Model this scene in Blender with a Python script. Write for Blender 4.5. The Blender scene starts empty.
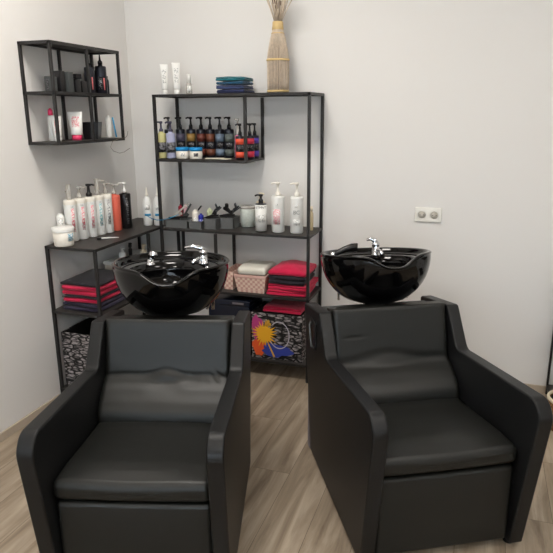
import bpy, bmesh, math, random
from mathutils import Vector, Matrix
R = math.radians; PI = math.pi
SC = bpy.context.scene
COL = SC.collection
rnd = random.Random(7)

# ---------------------------------------------------------------- materials
def srgb(r, g, b):
    f = lambda c: (c/255/12.92) if c/255 <= .04045 else ((c/255+.055)/1.055)**2.4
    return (f(r), f(g), f(b), 1)

def mat(name, col, rough=.5, metal=0, spec=.5, coat=0, trans=0, bump=None, ior=1.45, vary=None, sheen=0, alpha=None):
    m = bpy.data.materials.new(name); m.use_nodes = True
    nt = m.node_tree; p = nt.nodes['Principled BSDF']
    p.inputs['Base Color'].default_value = col
    p.inputs['Roughness'].default_value = rough
    p.inputs['Metallic'].default_value = metal
    p.inputs['Specular IOR Level'].default_value = spec
    p.inputs['Coat Weight'].default_value = coat
    p.inputs['Coat Roughness'].default_value = .03
    p.inputs['Transmission Weight'].default_value = trans
    p.inputs['IOR'].default_value = ior
    p.inputs['Sheen Weight'].default_value = sheen
    if alpha is not None: p.inputs['Alpha'].default_value = alpha
    tc = nt.nodes.new('ShaderNodeTexCoord')
    if vary:
        sc, amt = vary
        n = nt.nodes.new('ShaderNodeTexNoise'); n.inputs['Scale'].default_value = sc; n.inputs['Detail'].default_value = 4
        nt.links.new(tc.outputs['Object'], n.inputs['Vector'])
        mx = nt.nodes.new('ShaderNodeMixRGB'); mx.inputs[1].default_value = tuple(c*(1-amt) for c in col[:3])+(1,)
        mx.inputs[2].default_value = tuple(min(1, c*(1+amt)) for c in col[:3])+(1,)
        nt.links.new(n.outputs['Fac'], mx.inputs[0]); nt.links.new(mx.outputs[0], p.inputs['Base Color'])
    if bump:
        sc, st = bump
        n = nt.nodes.new('ShaderNodeTexNoise'); n.inputs['Scale'].default_value = sc; n.inputs['Detail'].default_value = 5
        nt.links.new(tc.outputs['Object'], n.inputs['Vector'])
        b = nt.nodes.new('ShaderNodeBump'); b.inputs['Strength'].default_value = st; b.inputs['Distance'].default_value = .002
        nt.links.new(n.outputs['Fac'], b.inputs['Height']); nt.links.new(b.outputs[0], p.inputs['Normal'])
    return m

def ink_mat(name, base, ink, sx=60, sz=140, th=.5, rough=.4):
    """printed small marks too small to read: ticks of ink on the base colour"""
    m = mat(name, base, rough); nt = m.node_tree; p = nt.nodes['Principled BSDF']
    tc = nt.nodes.new('ShaderNodeTexCoord'); mp = nt.nodes.new('ShaderNodeMapping')
    mp.inputs['Scale'].default_value = (sx, sx, sz)
    nt.links.new(tc.outputs['Object'], mp.inputs[0])
    n = nt.nodes.new('ShaderNodeTexNoise'); n.inputs['Scale'].default_value = 1; n.inputs['Detail'].default_value = 1
    nt.links.new(mp.outputs[0], n.inputs['Vector'])
    r = nt.nodes.new('ShaderNodeValToRGB'); r.color_ramp.elements[0].position = th-.03; r.color_ramp.elements[1].position = th+.03
    r.color_ramp.elements[0].color = base; r.color_ramp.elements[1].color = ink
    nt.links.new(n.outputs['Fac'], r.inputs[0]); nt.links.new(r.outputs[0], p.inputs['Base Color'])
    return m

def stone_mat():
    m = mat('stone_print', (0, 0, 0, 1), .75); nt = m.node_tree; p = nt.nodes['Principled BSDF']
    tc = nt.nodes.new('ShaderNodeTexCoord'); mp = nt.nodes.new('ShaderNodeMapping')
    mp.inputs['Scale'].default_value = (19, 19, 50)
    nt.links.new(tc.outputs['Object'], mp.inputs[0])
    v = nt.nodes.new('ShaderNodeTexVoronoi'); v.feature = 'DISTANCE_TO_EDGE'; v.inputs['Scale'].default_value = 1
    v.inputs['Randomness'].default_value = .75
    n = nt.nodes.new('ShaderNodeTexNoise'); n.inputs['Scale'].default_value = 2.2; n.inputs['Detail'].default_value = 4
    nt.links.new(mp.outputs[0], v.inputs['Vector']); nt.links.new(mp.outputs[0], n.inputs['Vector'])
    r = nt.nodes.new('ShaderNodeValToRGB')
    r.color_ramp.elements[0].position = .06; r.color_ramp.elements[0].color = (.008, .007, .008, 1)
    r.color_ramp.elements[1].position = .17; r.color_ramp.elements[1].color = (1, 1, 1, 1)
    nt.links.new(v.outputs['Distance'], r.inputs[0])
    r2 = nt.nodes.new('ShaderNodeValToRGB')
    r2.color_ramp.elements[0].position = .38; r2.color_ramp.elements[0].color = (.05, .046, .05, 1)
    r2.color_ramp.elements[1].position = .62; r2.color_ramp.elements[1].color = (.46, .42, .42, 1)
    nt.links.new(n.outputs['Fac'], r2.inputs[0])
    mx = nt.nodes.new('ShaderNodeMixRGB'); mx.blend_type = 'MULTIPLY'; mx.inputs[0].default_value = 1
    nt.links.new(r.outputs[0], mx.inputs[1]); nt.links.new(r2.outputs[0], mx.inputs[2])
    nt.links.new(mx.outputs[0], p.inputs['Base Color'])
    return m

def floor_mat():
    m = mat('oak_plank_floor', (0, 0, 0, 1), .42, spec=.35); nt = m.node_tree; p = nt.nodes['Principled BSDF']; L = nt.links
    tc = nt.nodes.new('ShaderNodeTexCoord'); mp = nt.nodes.new('ShaderNodeMapping'); mp.inputs['Rotation'].default_value = (0, 0, PI/2)
    L.new(tc.outputs['Object'], mp.inputs[0])
    b = nt.nodes.new('ShaderNodeTexBrick'); b.inputs['Scale'].default_value = 1
    b.inputs['Brick Width'].default_value = 1.25; b.inputs['Row Height'].default_value = .185
    b.inputs['Mortar Size'].default_value = .0012; b.inputs['Mortar Smooth'].default_value = .3; b.offset = .37
    b.inputs['Color1'].default_value = (0, 0, 0, 1); b.inputs['Color2'].default_value = (1, 1, 1, 1); b.inputs['Mortar'].default_value = (.5, .5, .5, 1)
    L.new(mp.outputs[0], b.inputs['Vector'])
    # grain, shifted plank by plank
    ad = nt.nodes.new('ShaderNodeVectorMath'); ad.operation = 'ADD'
    sc = nt.nodes.new('ShaderNodeVectorMath'); sc.operation = 'SCALE'; sc.inputs['Scale'].default_value = 7
    L.new(b.outputs['Color'], sc.inputs[0]); L.new(tc.outputs['Object'], ad.inputs[0]); L.new(sc.outputs[0], ad.inputs[1])
    m2 = nt.nodes.new('ShaderNodeMapping'); m2.inputs['Scale'].default_value = (16, 1.6, 1); L.new(ad.outputs[0], m2.inputs[0])
    n = nt.nodes.new('ShaderNodeTexNoise'); n.inputs['Scale'].default_value = 1; n.inputs['Detail'].default_value = 7; n.inputs['Roughness'].default_value = .62
    n.inputs['Distortion'].default_value = .6
    L.new(m2.outputs[0], n.inputs['Vector'])
    r = nt.nodes.new('ShaderNodeValToRGB')
    r.color_ramp.elements[0].position = .3; r.color_ramp.elements[0].color = srgb(124, 109, 92)
    r.color_ramp.elements[1].position = .68; r.color_ramp.elements[1].color = srgb(192, 176, 156)
    e = r.color_ramp.elements.new(.5); e.color = srgb(163, 147, 127)
    L.new(n.outputs['Fac'], r.inputs[0])
    hs = nt.nodes.new('ShaderNodeMixRGB'); hs.blend_type = 'MULTIPLY'; hs.inputs[0].default_value = .35
    r3 = nt.nodes.new('ShaderNodeValToRGB'); r3.color_ramp.elements[0].color = (.62, .6, .58, 1); r3.color_ramp.elements[1].color = (1, 1, 1, 1)
    L.new(b.outputs['Color'], r3.inputs[0]); L.new(r.outputs[0], hs.inputs[1]); L.new(r3.outputs[0], hs.inputs[2])
    mo = nt.nodes.new('ShaderNodeMixRGB'); mo.inputs[2].default_value = srgb(104, 90, 74)
    L.new(b.outputs['Fac'], mo.inputs[0]); L.new(hs.outputs[0], mo.inputs[1]); L.new(mo.outputs[0], p.inputs['Base Color'])
    bp = nt.nodes.new('ShaderNodeBump'); bp.inputs['Strength'].default_value = .12; bp.inputs['Distance'].default_value = .002
    L.new(n.outputs['Fac'], bp.inputs['Height']); L.new(bp.outputs[0], p.inputs['Normal'])
    return m

def checker_mat(name, a, b, s=70):
    m = mat(name, a, .8); nt = m.node_tree; p = nt.nodes['Principled BSDF']
    tc = nt.nodes.new('ShaderNodeTexCoord'); c = nt.nodes.new('ShaderNodeTexChecker'); c.inputs['Scale'].default_value = s
    c.inputs['Color1'].default_value = a; c.inputs['Color2'].default_value = b
    nt.links.new(tc.outputs['Object'], c.inputs['Vector']); nt.links.new(c.outputs['Color'], p.inputs['Base Color'])
    bp = nt.nodes.new('ShaderNodeBump'); bp.inputs['Strength'].default_value = .5; bp.inputs['Distance'].default_value = .003
    nt.links.new(c.outputs['Fac'], bp.inputs['Height']); nt.links.new(bp.outputs[0], p.inputs['Normal'])
    return m

M = {}
M['wall'] = mat('wall_paint', srgb(228, 226, 223), .85, bump=(180, .08), spec=.2)
M['ceil'] = mat('ceiling_paint', srgb(236, 234, 230), .9)
M['floor'] = floor_mat()
M['base'] = mat('baseboard_paint', srgb(186, 172, 154), .6)
M['steel'] = mat('black_powder_coat', srgb(38, 37, 37), .45, spec=.5, bump=(900, .06))
M['panel'] = mat('black_shelf_panel', srgb(56, 53, 51), .5, spec=.4, vary=(9, .12), bump=(300, .1))
M['leather'] = mat('black_leather', srgb(25, 26, 24), .42, spec=.46, bump=(420, .22))
M['leather_dark'] = mat('black_leather_side', srgb(22, 23, 24), .42, spec=.36, bump=(420, .3))
M['inner'] = mat('black_underframe', srgb(16, 16, 17), .7)
M['basin'] = mat('black_ceramic', srgb(6, 6, 7), .07, spec=.42)
M['chrome'] = mat('chrome', (.75, .76, .78, 1), .08, metal=1)
M['deckgrey'] = mat('grey_plastic', srgb(72, 76, 76), .45)
M['greyplinth'] = mat('grey_plinth', srgb(120, 115, 122), .5)
M['white'] = mat('white_plastic', srgb(236, 236, 232), .35)
M['whitew'] = mat('warm_white_plastic', srgb(238, 233, 222), .4)
M['cream'] = mat('cream_plastic', srgb(226, 214, 190), .4)
M['clear'] = mat('milky_clear_plastic', srgb(232, 228, 220), .2, trans=.55)
M['glass'] = mat('clear_glass', (.95, .98, .97, 1), .03, trans=1)
M['blackpl'] = mat('black_plastic', srgb(22, 21, 23), .3)
M['blackbottle'] = mat('dark_bottle', srgb(30, 32, 42), .28)
M['coral'] = mat('coral_plastic', srgb(232, 112, 92), .35)
M['pink'] = mat('pink_plastic', srgb(222, 60, 104), .35)
M['magentap'] = mat('mauve_plastic', srgb(190, 96, 130), .4)
M['amber'] = mat('amber_plastic', srgb(214, 196, 160), .2, trans=.3)
M['blue'] = mat('blue_plastic', srgb(30, 140, 190), .35)
M['royal'] = mat('royal_blue_plastic', srgb(34, 44, 150), .35)
M['jarblue'] = mat('bright_blue_lid', srgb(30, 140, 205), .35)
M['teal_tw'] = mat('teal_terry', srgb(14, 104, 116), .95, bump=(700, .8), vary=(40, .2), sheen=.3)
M['teal2_tw'] = mat('deep_teal_terry', srgb(16, 78, 110), .95, bump=(700, .8), vary=(40, .2), sheen=.3)
M['slate_tw'] = mat('slate_blue_terry', srgb(52, 66, 108), .95, bump=(700, .8), vary=(40, .2), sheen=.3)
M['navy_tw'] = mat('navy_terry', srgb(36, 44, 82), .95, bump=(700, .8), vary=(40, .2), sheen=.2)
M['red_tw'] = mat('crimson_terry', srgb(206, 26, 72), .95, bump=(700, .8), vary=(40, .12), sheen=.2)
M['black_tw'] = mat('black_terry', srgb(34, 30, 40), .95, bump=(700, .8), vary=(40, .2), sheen=.15)
M['indigo_tw'] = mat('indigo_terry', srgb(40, 34, 58), .95, bump=(700, .8), vary=(40, .2), sheen=.15)
M['white_tw'] = mat('white_terry', srgb(232, 230, 218), .95, bump=(700, .6))
M['stone'] = stone_mat()
M['boxin'] = mat('black_box_lining', srgb(14, 13, 15), .9)
M['woven'] = checker_mat('pink_woven', srgb(214, 168, 156), srgb(240, 214, 198), 62)
M['wovenrim'] = mat('pink_rim', srgb(216, 176, 166), .8, bump=(200, .4))
M['reed'] = mat('dried_reed', srgb(204, 188, 168), .8, vary=(60, .3))
M['reed_dark'] = mat('vase_core', srgb(138, 120, 106), .85, vary=(60, .3))
M['reedband'] = mat('golden_raffia', srgb(208, 180, 126), .7, bump=(200, .4), vary=(60, .15))
M['deadflower'] = mat('dark_dried_flower', srgb(74, 50, 58), .9)
M['greybasket'] = mat('grey_basket', srgb(96, 98, 98), .6, bump=(260, .5))
M['socket'] = mat('socket_white', srgb(238, 236, 228), .35)
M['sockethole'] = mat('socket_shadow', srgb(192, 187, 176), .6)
M['navybox'] = mat('navy_gloss_box', srgb(20, 28, 46), .25)
M['paper'] = mat('paper', srgb(232, 226, 206), .8)
M['wicker'] = checker_mat('brown_wicker', srgb(150, 108, 66), srgb(104, 70, 40), 90)
M['creamrim'] = mat('cream_rim', srgb(224, 212, 186), .5)
M['marble'] = mat('speckled_glass', srgb(206, 212, 204), .3, vary=(90, .25))

# ---------------------------------------------------------------- mesh helpers
def obj(name, bm, m, parent=None, smooth=True, bevel=0, seg=2, loc=None, rotz=0, label=None):
    if bm.verts: bmesh.ops.recalc_face_normals(bm, faces=bm.faces[:])
    me = bpy.data.meshes.new(name); bm.to_mesh(me); bm.free()
    o = bpy.data.objects.new(name, me); COL.objects.link(o)
    if smooth: me.shade_smooth()
    me.materials.append(m)
    if bevel:
        b = o.modifiers.new('bevel', 'BEVEL'); b.width = bevel; b.segments = seg; b.limit_method = 'ANGLE'; b.angle_limit = R(35); b.harden_normals = True
    if parent: o.parent = parent
    if loc: o.location = loc
    o.rotation_euler.z = rotz
    if label: o['label'] = label
    return o

def tag(o, label, cat, group=None):
    o['label'] = label; o['category'] = cat
    if group: o['group'] = group
    return o

def thing(name, label, cat, loc=(0, 0, 0), rotz=0, group=None, tilt=(0, 0)):
    o = bpy.data.objects.new(name, None); COL.objects.link(o); o.empty_display_size = .05
    o.location = loc; o.rotation_euler = (tilt[0], tilt[1], rotz)
    return tag(o, label, cat, group)

def struct(o):
    o['kind'] = 'structure'; return o

def box(bm, x0, x1, y0, y1, z0, z1):
    v = [bm.verts.new(p) for p in ((x0,y0,z0),(x1,y0,z0),(x1,y1,z0),(x0,y1,z0),(x0,y0,z1),(x1,y0,z1),(x1,y1,z1),(x0,y1,z1))]
    for f in ((0,3,2,1),(4,5,6,7),(0,1,5,4),(1,2,6,5),(2,3,7,6),(3,0,4,7)): bm.faces.new([v[i] for i in f])
    return bm

def nb(): return bmesh.new()
def boxm(*a): return box(nb(), *a)

def lathe(bm, prof, seg=24, cx=0, cy=0, sy=1, a0=0, a1=2*PI, cap=True):
    full = abs(a1-a0-2*PI) < 1e-6
    n = seg if full else seg+1
    rings = []
    for r, z in prof:
        rings.append([bm.verts.new((cx+r*math.cos(a0+(a1-a0)*i/seg), cy+sy*r*math.sin(a0+(a1-a0)*i/seg), z)) for i in range(n)])
    for a, b in zip(rings, rings[1:]):
        for i in range(n if full else n-1):
            j = (i+1) % n
            bm.faces.new((a[i], a[j], b[j], b[i]))
    if cap and full:
        if prof[0][0] > 1e-5: bm.faces.new(rings[0][::-1])
        if prof[-1][0] > 1e-5: bm.faces.new(rings[-1])
    return bm

def tube(bm, pts, r, seg=8, rr=None):
    pts = [Vector(p) for p in pts]; rings = []
    up = Vector((0, 0, 1))
    for i, p in enumerate(pts):
        d = (pts[min(i+1, len(pts)-1)]-pts[max(i-1, 0)]).normalized()
        a = d.cross(up if abs(d.z) < .95 else Vector((1, 0, 0))).normalized(); b = d.cross(a)
        ra = rr[i] if rr else r
        rings.append([bm.verts.new(p+ra*(math.cos(2*PI*k/seg)*a+math.sin(2*PI*k/seg)*b)) for k in range(seg)])
    for q, w in zip(rings, rings[1:]):
        for k in range(seg): bm.faces.new((q[k], q[(k+1) % seg], w[(k+1) % seg], w[k]))
    bm.faces.new(rings[0][::-1]); bm.faces.new(rings[-1])
    return bm

def rbox(bm, x0, x1, y0, y1, z0, z1, r, k=4, n=6, disp=None):
    c = Vector(((x0+x1)/2, (y0+y1)/2, (z0+z1)/2)); h = Vector(((x1-x0)/2, (y1-y0)/2, (z1-z0)/2))
    r = min(r, min(h)*.98)
    def samp(H):
        a = [-H + r*(1-math.cos(PI/2*i/k))*1.0 for i in range(k)]
        a = [-H + r*i/k for i in range(k)]
        m = [-(H-r) + 2*(H-r)*i/n for i in range(n+1)]
        return a+m+[-q for q in a[::-1]]
    S = [samp(h[i]) for i in range(3)]
    cache = {}
    def vert(p):
        key = tuple(round(q, 6) for q in p)
        if key not in cache:
            P = Vector(p); inner = Vector([max(-(h[i]-r), min(h[i]-r, P[i])) for i in range(3)])
            d = P-inner
            q = inner + (d.normalized()*r if d.length > 1e-9 else d)
            if disp: q = disp(q, h)
            cache[key] = bm.verts.new(q+c)
        return cache[key]
    for ax in range(3):
        u, v = [(1, 2), (2, 0), (0, 1)][ax]
        for s in (-1, 1):
            for i in range(len(S[u])-1):
                for j in range(len(S[v])-1):
                    quad = []
                    for a, b in ((i, j), (i+1, j), (i+1, j+1), (i, j+1)):
                        p = [0, 0, 0]; p[ax] = s*h[ax]; p[u] = S[u][a]; p[v] = S[v][b]; quad.append(vert(p))
                    if s < 0: quad.reverse()
                    if len(set(quad)) >= 3:
                        try: bm.faces.new(quad)
                        except ValueError: pass
    return bm

def prism(bm, pts, x0, x1, axis='x'):
    """polygon given as (a, b) pairs extruded along an axis"""
    def P(a, b, t):
        return {'x': (t, a, b), 'y': (a, t, b), 'z': (a, b, t)}[axis]
    A = [bm.verts.new(P(a, b, x0)) for a, b in pts]; B = [bm.verts.new(P(a, b, x1)) for a, b in pts]
    bm.faces.new(A[::-1]); bm.faces.new(B)
    n = len(pts)
    for i in range(n): bm.faces.new((A[i], A[(i+1) % n], B[(i+1) % n], B[i]))
    return bm

def round_poly(pts, rads, seg=6):
    out = []
    n = len(pts)
    for i in range(n):
        p = Vector(pts[i]); a = (Vector(pts[i-1])-p); b = (Vector(pts[(i+1) % n])-p); r = rads[i]
        if r <= 0: out.append(tuple(p)); continue
        la, lb = a.length, b.length; a.normalize(); b.normalize()
        ang = a.angle(b); t = min(r/math.tan(ang/2), la*.49, lb*.49)
        q0, q1 = p+a*t, p+b*t
        for k in range(seg+1):
            s = k/seg
            out.append(tuple((1-s)**2*q0 + 2*s*(1-s)*p + s*s*q1))
    return out

def text_mesh(name, s, size, m, parent, loc, rot=(PI/2, 0, 0), label=None, ext=.0004):
    cu = bpy.data.curves.new('t', 'FONT'); cu.body = s; cu.size = size; cu.align_x = 'CENTER'; cu.align_y = 'CENTER'; cu.extrude = ext
    t = bpy.data.objects.new('t', cu); COL.objects.link(t)
    bpy.context.view_layer.update()
    me = bpy.data.meshes.new_from_object(t.evaluated_get(bpy.context.evaluated_depsgraph_get()))
    bpy.data.objects.remove(t)
    o = bpy.data.objects.new(name, me); COL.objects.link(o); me.materials.clear(); me.materials.append(m)
    o.parent = parent; o.location = loc; o.rotation_euler = rot
    if label: o['label'] = label
    return o

# ---------------------------------------------------------------- camera (fitted)
CAM = Vector((2.203, -3.5524, 1.6)); yaw, pit, rol = .3267, .2671, -.0061
F = Vector((-math.sin(yaw)*math.cos(pit), math.cos(yaw)*math.cos(pit), -math.sin(pit)))
Rt = Vector((math.cos(yaw), math.sin(yaw), 0)); Up = Rt.cross(F)
c, s = math.cos(rol), math.sin(rol)
rx = c*Rt+s*Up; ux = -s*Rt+c*Up
cam_d = bpy.data.cameras.new('camera'); cam = bpy.data.objects.new('camera', cam_d); COL.objects.link(cam)
mw = Matrix((rx, ux, -F)).transposed().to_4x4(); mw.translation = CAM; cam.matrix_world = mw
cam_d.sensor_width = 36; cam_d.lens = 36*598.33/553; cam_d.clip_start = .05
SC.camera = cam

def face_cam(x, y):   # angle so that local -Y looks towards the viewer's side of the room
    return math.atan2(CAM.x-x, -(CAM.y-y))

# ---------------------------------------------------------------- room shell
RX, RY, RZ = 5.2, -6.2, 3.0
struct(obj('floor', boxm(0, RX, RY, 0, -.1, 0), M['floor'], smooth=False))
struct(obj('wall_back', boxm(-.12, RX+.12, 0, .12, -.1, RZ), M['wall'], smooth=False))
struct(obj('wall_left', boxm(-.12, 0, RY, 0, -.1, RZ), M['wall'], smooth=False))
struct(obj('wall_right', boxm(RX, RX+.12, RY, 0, -.1, RZ), M['wall'], smooth=False))
bm = nb()
wx0, wx1, wz0, wz1 = .6, 4.4, .5, 2.4
box(bm, -.12, wx0, RY-.12, RY, -.1, RZ); box(bm, wx1, RX+.12, RY-.12, RY, -.1, RZ)
box(bm, wx0, wx1, RY-.12, RY, -.1, wz0); box(bm, wx0, wx1, RY-.12, RY, wz1, RZ)
struct(obj('wall_front', bm, M['wall'], smooth=False))
w = struct(obj('window_1', boxm(wx0, wx1, RY-.07, RY-.06, wz0, wz1), M['glass'], smooth=False))
bm = nb()
for x in (wx0, (wx0+wx1)/2-.03, wx1-.06): box(bm, x, x+.06, RY-.1, RY-.03, wz0, wz1)
for z in (wz0, wz1-.06): box(bm, wx0, wx1, RY-.1, RY-.03, z, z+.06)
obj('window_frame', bm, M['white'], w, smooth=False)
struct(obj('ceiling', boxm(-.12, RX+.12, RY-.12, .12, RZ, RZ+.1), M['ceil'], smooth=False))
struct(obj('baseboard_left', boxm(0, .012, RY+.01, -.972, 0, .045), M['base'], smooth=False, bevel=.003))
struct(obj('baseboard_back', boxm(0, RX-.001, -.012, 0, 0, .045), M['base'], smooth=False, bevel=.003))

# ---------------------------------------------------------------- metal shelving
B = .0084   # half of a 19 mm bar
def post(par, x, y, z0, z1, b=B, name='post'):
    return obj(name, boxm(x-b, x+b, y-b, y+b, z0, z1), M['steel'], par, smooth=False, bevel=.0015)
def rails(par, x0, x1, y0, y1, z, b=B, name='rail_frame'):
    bm = nb(); h = .014
    box(bm, x0-b, x1+b, y0-b, y0+b, z-h, z); box(bm, x0-b, x1+b, y1-b, y1+b, z-h, z)
    box(bm, x0-b, x0+b, y0+b, y1-b, z-h, z); box(bm, x1-b, x1+b, y0+b, y1-b, z-h, z)
    return obj(name, bm, M['steel'], par, smooth=False)
def shelf(par, x0, x1, y0, y1, z, b=B):
    rails(par, x0, x1, y0, y1, z)
    return obj('shelf_panel', boxm(x0-b+.001, x1+b-.001, y0-b+.001, y1+b-.001, z-.004, z+.001), M['panel'], par, smooth=False)

ZT, ZB, ZM, ZL, ZF = 1.7065, 1.334, .913, .535, .115
SX0, SX1, SY0, SY1, XI, XL = .345, 1.295, -.299, -.014, .9195, .7115
su = thing('shelving_unit', 'tall open black metal shelving unit against the back wall', 'shelf', ((SX0+SX1)/2, (SY0+SY1)/2, 0))
ox, oy = -(SX0+SX1)/2, -(SY0+SY1)/2
def S_(x): return x+ox
def T_(y): return y+oy
for x in (SX0, SX1):
    for y in (SY0, SY1): post(su, S_(x), T_(y), 0, ZT)
for y in (SY0, SY1):
    post(su, S_(XI), T_(y), ZB, ZT-.018, name='divider_bar'); post(su, S_(XL), T_(y), ZL, ZM-.018, name='divider_bar')
shelf(su, S_(SX0), S_(SX1), T_(SY0), T_(SY1), ZT)
shelf(su, S_(SX0), S_(XI), T_(SY0), T_(SY1), ZB)
shelf(su, S_(SX0), S_(SX1), T_(SY0), T_(SY1), ZM)
shelf(su, S_(XL), S_(SX1), T_(SY0), T_(SY1), ZL)
shelf(su, S_(SX0), S_(SX1), T_(SY0), T_(SY1), ZF)

# side table in the corner
TX0, TX1, TY0, TY1 = .0105, .313, -.951, -.024
TMID, TLOW = .545, .075
st = thing('side_table', 'low black metal side table in the corner along the left wall', 'table', ((TX0+TX1)/2, (TY0+TY1)/2, 0))
ox, oy = -(TX0+TX1)/2, -(TY0+TY1)/2
for x in (TX0, TX1):
    for y in (TY0, TY1): post(st, S_(x), T_(y), 0, ZM, name='leg')
post(st, S_(TX1), T_(-.41), TLOW, ZM-.018, name='divider_bar')
for z in (ZM, TMID, TLOW): shelf(st, S_(TX0), S_(TX1), T_(TY0), T_(TY1), z)

# wall shelf on the left wall
WX0, WX1, WY0, WY1 = .0075, .182, -.985, -.400
WZ0, WZ1, WZM = 1.462, 1.944, 1.7085
WYM = (WY0+WY1)/2
ws = thing('wall_shelf', 'black metal cube wall shelf hung on the left wall', 'shelf', (WX0, WYM, WZ0))
def wpost(x, y):
    post(ws, x-WX0, y-WYM, -.005, WZ1-WZ0, b=.0072)
for y in (WY0, WYM, WY1):
    wpost(WX0, y); wpost(WX1, y)
ox, oy = -WX0, -WYM
for z in (WZ1, WZM, WZ0): 
    rails(ws, S_(WX0), S_(WX1), T_(WY0), T_(WY1), z-WZ0, b=.0072)
    obj('shelf_panel', boxm(S_(WX0)-.007, S_(WX1)+.007, T_(WY0)-.007, T_(WY1)+.007, z-WZ0-.004, z-WZ0+.001), M['panel'], ws, smooth=False)

# ---------------------------------------------------------------- chairs with wash basins
PROF = [(.052, .022), (-.104, .722), (.19, .766), (.307, .600), (.885, .648), (.927, .594), (.834, .022)]
def basin_mesh(dipfun, Rr=.258):
    bm = nb(); N = 96; cols = []
    icy, icr = -.06, .168      # inner bowl centre (local y, forward is -y) and radius
    for i in range(N):
        a = 2*PI*i/N; dx, dy = math.cos(a), math.sin(a)
        fr = math.atan2(dx, -dy)           # 0 at the front
        d = dipfun(fr)
        # distance from the centre to the inner bowl's edge along this ray
        bq = dy*icy; ri = bq+math.sqrt(max(0, bq*bq-(icy*icy-icr*icr)))
        ri = min(ri, Rr-.03)
        pr = []
        # outer, bottom to rim
        H = .236
        for t in (0, .08, .18, .3, .42, .54, .66, .78, .88, .95, 1):
            z = -H+(H-.004)*t
            rr = .085+(Rr-.085)*(1-(1-t)**2.15)**.62
            pr.append((rr, min(z, z if t < .6 else z-d*((t-.6)/.4)**1.2)))
        fl = .012*min(1, d/.04); lp = .05*min(1, d/.045)
        pr += [(Rr+.003+fl, -.001-d), (Rr-.003+fl, .004-d), (Rr-.012+fl*.4, .004-d), (Rr-.019-lp*.5, -.004-d-lp*.10), (Rr-.022-lp, -.018-d*.95-lp*.3)]
        zl = -.024-d*.9-lp*.45; ri = min(ri, Rr-.03-lp)
        r9 = Rr-.022-lp
        for q in (.3, .8): pr.append((r9+(ri-r9)*q, zl))
        pr.append((ri, zl-.004))
        for t in (.12, .3, .5, .7, .85, .95): pr.append((ri*(1-.72*t**2.2), zl-.01+(-.185-zl)*t**.8))
        cols.append([bm.verts.new((r*dx + 0, r*dy + (0), z)) for r, z in pr])
    n = len(cols[0])
    for i in range(N):
        A, Bc = cols[i], cols[(i+1) % N]
        for k in range(n-1): bm.faces.new((A[k], Bc[k], Bc[k+1], A[k+1]))
    bm.faces.new([q[0] for q in cols][::-1]); bm.faces.new([q[-1] for q in cols])
    return bm

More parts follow.
